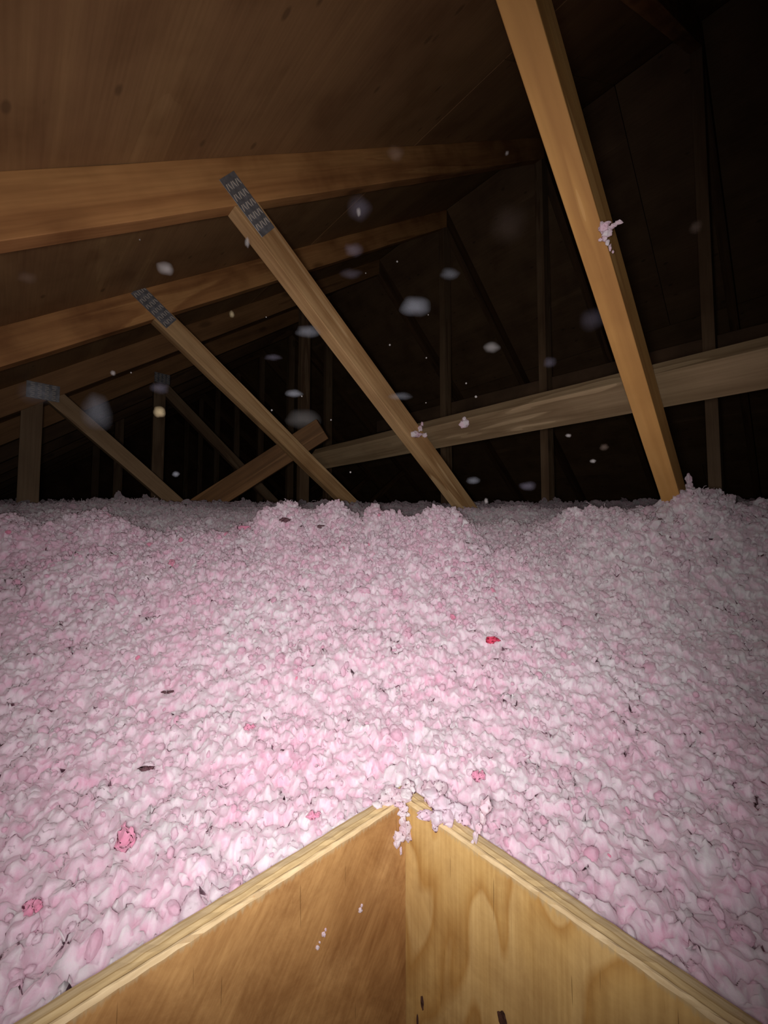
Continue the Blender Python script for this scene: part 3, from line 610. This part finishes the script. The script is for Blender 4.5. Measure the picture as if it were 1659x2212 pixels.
# ------------------------------------------------------------------ tufts, shreds and debris
def lump_mesh(name, blobs, seed, rough=0.55, sub=3):
    bm = bmesh.new()
    for i, (c, r, st) in enumerate(blobs):
        res = bmesh.ops.create_icosphere(bm, subdivisions=sub, radius=1.0)
        for v_ in res['verts']:
            q = v_.co.copy(); o_ = Vector((i * 7.3 + seed, seed * 1.7, i))
            q = q + noise.noise_vector(q * 1.3 + o_) * rough + noise.noise_vector(q * 3.4 + o_) * rough * 0.45 + noise.noise_vector(q * 7 + o_) * rough * 0.2
            v_.co = Vector(c) + Vector((q.x * st[0], q.y * st[1], q.z * st[2])) * r
    for f in bm.faces: f.smooth = True
    me = bpy.data.meshes.new(name); bm.to_mesh(me); bm.free(); return me
def tuft(name, blobs, mat, seed, label, cat, group=None, rough=0.55):
    c = sum((Vector(b2[0]) for b2 in blobs), Vector()) / len(blobs)
    me = lump_mesh(name, [(Vector(b2[0]) - c, b2[1], b2[2]) for b2 in blobs], seed, rough)
    return tag(link(name, me, mat, None, Matrix.Translation(c)), label, cat, group)
def on_left(px, py, off=0.0): return at_plane(px, py, E2, t0 - off)
def on_right(px, py, off=0.0): return at_plane(px, py, E1, s0 - off)
def px_r(p, pix): return pix * p.y / FPX
# clump hanging in the corner of the hatch box
bl = [];
for (x, y, r, st) in ((872, 1745, 8, (1, 1, 1)), (868, 1757, 7, (1.3, 1, .7)), (879, 1759, 5, (1.3, 1, .6)), (870, 1772, 9, (.8, .8, 1.1)), (876, 1790, 13, (.8, .7, 1.3)), (882, 1806, 9, (.7, .7, 1.1)), (862, 1808, 11, (.9, .7, 1.0)), (858, 1822, 8, (.8, .7, 1.1)), (866, 1838, 5, (.5, .5, 1.4))):
    p_ = on_left(x, y, 0.006); bl.append((p_, px_r(p_, r), st))
tuft('insulation_tuft', bl, M['fluff_pale'], 3, 'pale pink tuft hanging down in the inner corner of the plywood box', 'insulation tuft', 'loose insulation tufts')
bl = []
for (x, y, r, st) in ((935, 1725, 16, (1.2, 1, .9)), (955, 1745, 18, (1.1, 1, 1)), (920, 1762, 11, (1.5, 1, .7)), (945, 1768, 14, (1, 1, 1)), (965, 1765, 14, (1, 1, 1)), (940, 1782, 9, (.8, .8, 1.2)), (985, 1752, 16, (1.2, 1, 1)), (1003, 1770, 12, (1, 1, .8)), (912, 1758, 7, (1.3, .8, .6))):
    p_ = at_plane(x, y, E1, s0 - 0.003) if y > 1765 - (x - 935) * -0.6 else at_plane(x, y, Z, -0.2815 + 0.005); bl.append((p_, px_r(p_, r), st))
tuft('insulation_tuft', bl, M['fluff_lilac'], 5, 'lilac-pink clump drooping over the right rim beside the corner of the plywood box', 'insulation tuft', 'loose insulation tufts')
bl = []
for (x, y, r, st) in ((1050, 1742, 13, (.9, 1, 1.2)), (1042, 1765, 9, (.7, .8, 1.3)), (1034, 1790, 9, (.7, .6, 1.1)), (1027, 1806, 8, (.6, .5, 1.3)), (1021, 1820, 4, (.7, .6, 1.2))):
    p_ = at_plane(x, y, E1, s0 + 0.004 if y > 1780 else s0 + 0.012); bl.append((p_, px_r(p_, r), st))
tuft('insulation_tuft', bl, M['fluff_pale'], 7, 'narrow white wisp lying across the right rim of the plywood box', 'insulation tuft', 'loose insulation tufts')
bl = []
for (x, y, r, st) in ((835, 1726, 13, (1.3, 1, .8)), (858, 1722, 13, (1.2, 1, .8)), (878, 1718, 13, (1, 1, .9)), (815, 1738, 8, (1.3, 1, .6)), (862, 1738, 6, (1.4, 1, .7)), (845, 1712, 12, (1, 1, 1)), (880, 1700, 13, (1, 1, 1)), (925, 1705, 13, (1, 1, 1)), (950, 1705, 15, (1, 1, 1))):
    p_ = at_plane(x, y, Z, -0.2815 + (0.003 if y > 1720 else 0.006)); bl.append((p_, px_r(p_, r), st))
tuft('insulation_tuft', bl, M['fluff_pale'], 9, 'white-pink fluff spilling onto the left rim just before the box corner', 'insulation tuft', 'loose insulation tufts')
for i, (x, y, r, lb) in enumerate(((699, 2019, 5, 'white speck of fluff stuck on the amber left panel'), (686, 2047, 4, 'faint pink speck low on the amber left panel, below the white one'), (778, 1966, 5, 'faint speck of fluff high on the amber left panel'))):
    p_ = on_left(x, y, 0.001); tuft('fluff_speck', [(p_, px_r(p_, r), (.9, .4, 1)), (p_ + E1 * 0.002 + Z * 0.003, px_r(p_, r * .6), (.7, .4, 1))], M['fluff_pale'], 20 + i, lb, 'insulation tuft', 'specks on the box panels')
# tuft caught on the golden web
def on_t(k, x, y, off=0.004): return at_plane(x, y, V, TP[k] - off)
bl = []
for (x, y, r, st) in ((1303, 492, 10, (.9, .9, 1)), (1310, 501, 10, (1, .9, 1)), (1308, 486, 7, (1, 1, .8)), (1318, 491, 6, (1.4, .8, .6)), (1327, 486, 5, (1.5, .8, .7)), (1337, 480, 5, (1.6, .8, .8)), (1314, 480, 4, (1.5, .8, .6)), (1317, 500, 4, (1.5, .8, .8)), (1306, 514, 7, (.7, .8, 1.2)), (1312, 524, 5, (.8, .8, 1.3)), (1318, 535, 4, (.7, .7, 1.6)), (1324, 544, 3, (.7, .7, 1.2)), (1297, 518, 4, (1, .7, .7))):
    p_ = at(x, y, 0.545 + (y - 490) * 0.0005); bl.append((p_, px_r(p_, r), st))
tuft('insulation_tuft', bl, M['fluff_pale'], 12, 'ragged white tuft snagged on the honey-coloured web at upper right', 'insulation tuft', 'loose insulation tufts')
bl = [(on_t(1, x, y, 0.006), px_r(on_t(1, x, y), r), st) for (x, y, r, st) in ((896, 938, 10, (1.4, .6, .7)), (908, 926, 6, (.7, .6, 1.2)), (918, 940, 5, (1, .6, 1)), (912, 916, 4, (.7, .6, 1.1)))]
tuft('insulation_tuft', bl, M['fluff_pale'], 14, 'thin dusty fluff where the big tan web crosses the long pale board', 'insulation tuft', 'loose insulation tufts')
p_ = at_plane(1003, 915, (wn_), (P(bu, 0, bz) - Vector((0, 0, CAMZ))).dot(wn_) + 0.003)
tuft('insulation_tuft', [(p_, px_r(p_, 9), (1, .6, 1)), (p_ + Z * px_r(p_, 10), px_r(p_, 5), (.8, .6, 1))], M['fluff_pale'], 15, 'small white tuft stuck to the face of the long pale board', 'insulation tuft', 'loose insulation tufts')
p_ = at(1488, 1035, 0.99)
tuft('insulation_tuft', [(p_, px_r(p_, 8), (.8, .7, 1.3)), (p_ - Z * 0.02, px_r(p_, 8), (.9, .7, 1.3)), (p_ - Z * 0.04, px_r(p_, 10), (.9, .8, 1.3))], M['fluff_pale'], 16, 'grey fluff clinging to the right edge of the honey-coloured web near its foot', 'insulation tuft', 'loose insulation tufts')
p_ = at(1208, 822, 2.1)
tuft('insulation_tuft', [(p_, px_r(p_, 5), (.8, .7, 1.6)), (p_ - Z * 0.03, px_r(p_, 4), (.9, .7, 1.6))], M['fluff_pale'], 17, 'faint tuft beside the dim post right of centre, above the long board', 'insulation tuft', 'loose insulation tufts')
# coloured shreds lying in the fill
def ground(px, py):
    r = ray(px, py); d = 0.3
    while d < 3:
        p_ = Vector((0, 0, CAMZ)) + r * d
        if p_.z < height(p_.x, p_.y) + 0.009 and not inbox(p_.x, p_.y, 0): return p_
        d += 0.004
    return Vector((0, 0, CAMZ)) + r * 0.8
for i, (x, y, r, st, mt, lb) in enumerate(((1062, 1384, 8, (1.5, .8, .7), 'fluff_red', 'small rose-red shred in the pink fill right of centre'),
        (268, 1815, 14, (1, .8, 1.4), 'fluff_hot', 'hot pink shred in the fill at lower left'), (63, 1962, 12, (1, .8, 1), 'fluff_hot', 'hot pink blot of wool near the lower left edge'),
        (1030, 1680, 9, (1, .8, 1), 'fluff_hot', 'pink shred above the right rim of the plywood box'), (528, 1142, 9, (1.5, .8, .6), 'fluff_hot', 'pink shred on the lit crest of the fill'),
        (535, 1573, 7, (1, .8, .7), 'fluff_hot', 'small hot pink shred in the fill left of centre'), (672, 1765, 8, (1, .8, .8), 'fluff_hot', 'pink shred beside the left rim of the plywood box'),
        (615, 1125, 9, (1.5, .8, .7), 'fluff_dark', 'dark crumb of debris on the lit crest of the fill'), (690, 1138, 6, (1.5, .8, .7), 'fluff_dark', 'tiny dark crumb right of the larger crumb on the crest'),
        (360, 1497, 7, (1.6, .7, .5), 'fluff_dark', 'thin dark scrap in the pink fill at left'), (312, 1662, 9, (1.8, .7, .5), 'fluff_dark', 'long dark scrap in the pink fill at lower left'))):
    p_ = ground(x, y); k_ = 'debris_crumb' if mt == 'fluff_dark' else 'wool_shred'
    r *= 0.75 if mt == 'fluff_dark' else 1
    tuft(k_, [(p_ + Z * 0.001, px_r(p_, r), st), (p_ + Vector((0.006, 0, 0.002)), px_r(p_, r * .7), st)], M[mt], 40 + i, lb, 'debris' if mt == 'fluff_dark' else 'wool shred', rough=0.9)

# ------------------------------------------------------------------ dust and fibre puffs floating in the air
MC = {}
def mote(px, py, rx, ry, d, col, alpha, label, seed, solid=False):
    key = (col, alpha)
    if key not in MC: MC[key] = mote_mat('airborne_dust', col, alpha)
    c = at(px, py, d); s = d / FPX; bm = bmesh.new()
    shells = (1.0,) if solid else (1.12, 1.0, 0.88, 0.75, 0.6, 0.42)
    for q in shells:
        res = bmesh.ops.create_icosphere(bm, subdivisions=3, radius=1.0)
        for v_ in res['verts']:
            k = v_.co * (1 + 0.22 * noise.noise(v_.co * 1.4 + Vector((seed, 0, 0)))); v_.co = Vector((k.x * rx * s * q, k.y * min(rx, ry) * s * q, k.z * ry * s * q))
    for f in bm.faces: f.smooth = True
    me = bpy.data.meshes.new('dust_puff'); bm.to_mesh(me); bm.free()
    tag(link('dust_puff', me, MC[key], None, Matrix.Translation(c)), label, 'dust puff', 'puffs of dust floating in the air')
Wt, Vi, Ye, Br = (0.75, 0.72, 0.72), (0.55, 0.52, 0.70), (0.85, 0.72, 0.45), (0.60, 0.45, 0.38)
Bl = (0.52, 0.56, 0.66)
motes = [(358, 580, 17, 12, .8, Wt, .16, 'bright white dust puff between the two tan webs at upper left', 0), (345, 890, 11, 11, .8, Ye, .30, 'bright yellowish dust puff in front of the dim post at left', 0),
 (210, 890, 26, 38, .8, Bl, .045, 'tall dim bluish dust puff left of the far diagonal web', 0), (655, 905, 36, 20, 1.9, Wt, .14, 'wide grey dust puff just above the short square-cut board', 0),
 (635, 850, 18, 8, .8, Bl, .07, 'flat bluish dust puff above the crossing braces', 0), (897, 662, 30, 20, .8, Bl, .08, 'large bluish oval dust puff right of the big tan web', 0),
 (777, 450, 26, 22, .8, Vi, .03, 'violet dust puff holding a bright streak', 0), (775, 458, 5, 9, .79, Wt, .2, 'small bright streak inside the violet dust puff', 0),
 (763, 540, 20, 13, .8, Vi, .03, 'dim violet dust puff right of the big tan web, below the streaked one', 0), (758, 592, 22, 10, .8, Vi, .015, 'faintest violet puff in the column right of the big tan web', 0),
 (855, 333, 18, 13, .8, Br, .035, 'dim brown dust puff before the near top chord', 0), (972, 592, 20, 11, .8, Bl, .04, 'flat dim puff on the dark post right of centre', 0),
 (1062, 750, 17, 11, .8, Wt, .06, 'round white puff between the two dim posts', 0), (665, 716, 24, 12, .8, Bl, .055, 'flat grey puff touching the left edge of the big tan web', 0),
 (511, 182, 11, 8, .7, Ye, .08, 'orange-tinted puff high against the roof boards', 0), (130, 14, 11, 17, .7, Ye, .09, 'beige puff at the top edge of the picture near the left', 0),
 (534, 523, 5, 11, .75, Wt, .14, 'slim upright beige fleck left of the big tan web', 0), (501, 679, 5, 7, .8, Ye, .10, 'small beige fleck above the thinner tan web', 0),
 (244, 806, 5, 5, .8, Wt, .14, 'small pale fleck above the far diagonal web at left', 0), (590, 772, 18, 7, .8, Vi, .02, 'very dim flat puff between the two tan webs', 0),
 (1281, 996, 6, 4, .8, Wt, .14, 'small white fleck left of the honey web near its foot', 0), (1022, 1038, 14, 8, .8, Bl, .045, 'bluish puff above the fill right of the big tan web foot', 0),
 (1140, 1050, 17, 10, .8, Vi, .03, 'dim puff left of the foot of the dim post at centre right', 0), (380, 1024, 7, 6, .8, Bl, .10, 'small bluish fleck by the foot of the far diagonal web', 0),
 (1502, 491, 12, 12, .8, Br, .04, 'dim pinkish puff in the dark right of the honey web', 0), (1095, 331, 4, 4, .8, Wt, .10, 'tiny pale fleck left of the honey web near the top', 0),
 (58, 600, 20, 12, .8, Br, .03, 'dim brown puff under the near top chord at the left edge', 0), (1050, 1082, 4, 6, .8, Wt, .10, 'tiny fleck just above the fill at centre right', 0),
 (75, 848, 30, 24, .8, Bl, .018, 'broad hazy puff over the joint at the far left', 0), (345, 838, 18, 12, .8, Vi, .03, 'hazy violet puff over the dim joint at left centre', 0),
 (1228, 941, 6, 4, .8, Wt, .12, 'small fleck under the long pale board right of centre', 0), (1187, 783, 13, 11, .8, Vi, .025, 'dim round puff on the second dim post', 0),
 (1305, 966, 9, 7, .8, Br, .04, 'dim brown puff left of the honey web below the long board', 0), (1100, 485, 40, 36, .9, Br, .012, 'largest faint brown haze puff in the dark centre', 0),
 (1280, 690, 26, 22, .7, Vi, .014, 'faint grey puff touching the left edge of the honey web', 0), (865, 856, 24, 8, .8, Bl, .03, 'flat puff beside the right edge of the big tan web above the long board', 0),
 (697, 540, 4, 4, .8, Wt, .01, '', 1)]
for i, (x, y, rx, ry, d, c, a, lb, skip) in enumerate(motes):
    if not skip: mote(x, y, rx, ry, d, c, a, lb, i * 3.1)
sparks = [(858, 565, 3, 'lower left of the faint brown haze'), (925, 680, 2, 'right of the large bluish oval puff'), (842, 745, 3, 'right of the big tan web, mid height'), (587, 886, 3, 'left of the thinner web near the crossing boards'), (652, 856, 2.5, 'beside the flat bluish puff above the crossing braces'),
          (920, 870, 2, 'above the long pale board near the big tan web'), (921, 773, 2.5, 'left of the dark post, below its middle'), (1007, 828, 3, 'right of the dark post above the long board'), (302, 518, 2.5, 'below the near chord at upper left'), (1028, 857, 4, 'resting by the top of the dark board'), (757, 1020, 3, 'under the left end of the long board'),
          (790, 590, 2, 'right of the dim violet puff'), (575, 685, 2, 'between the tan webs'), (283, 805, 2.5, 'right of the small pale fleck at left'), (715, 907, 2.5, 'right of the square-cut board end')]
for i, (x, y, r, w_) in enumerate(sparks): mote(x, y, r * 0.65, r * 0.65, 0.8, (0.42, 0.40, 0.40), .5, 'tiny bright dust speck ' + w_, 60 + i, solid=True)
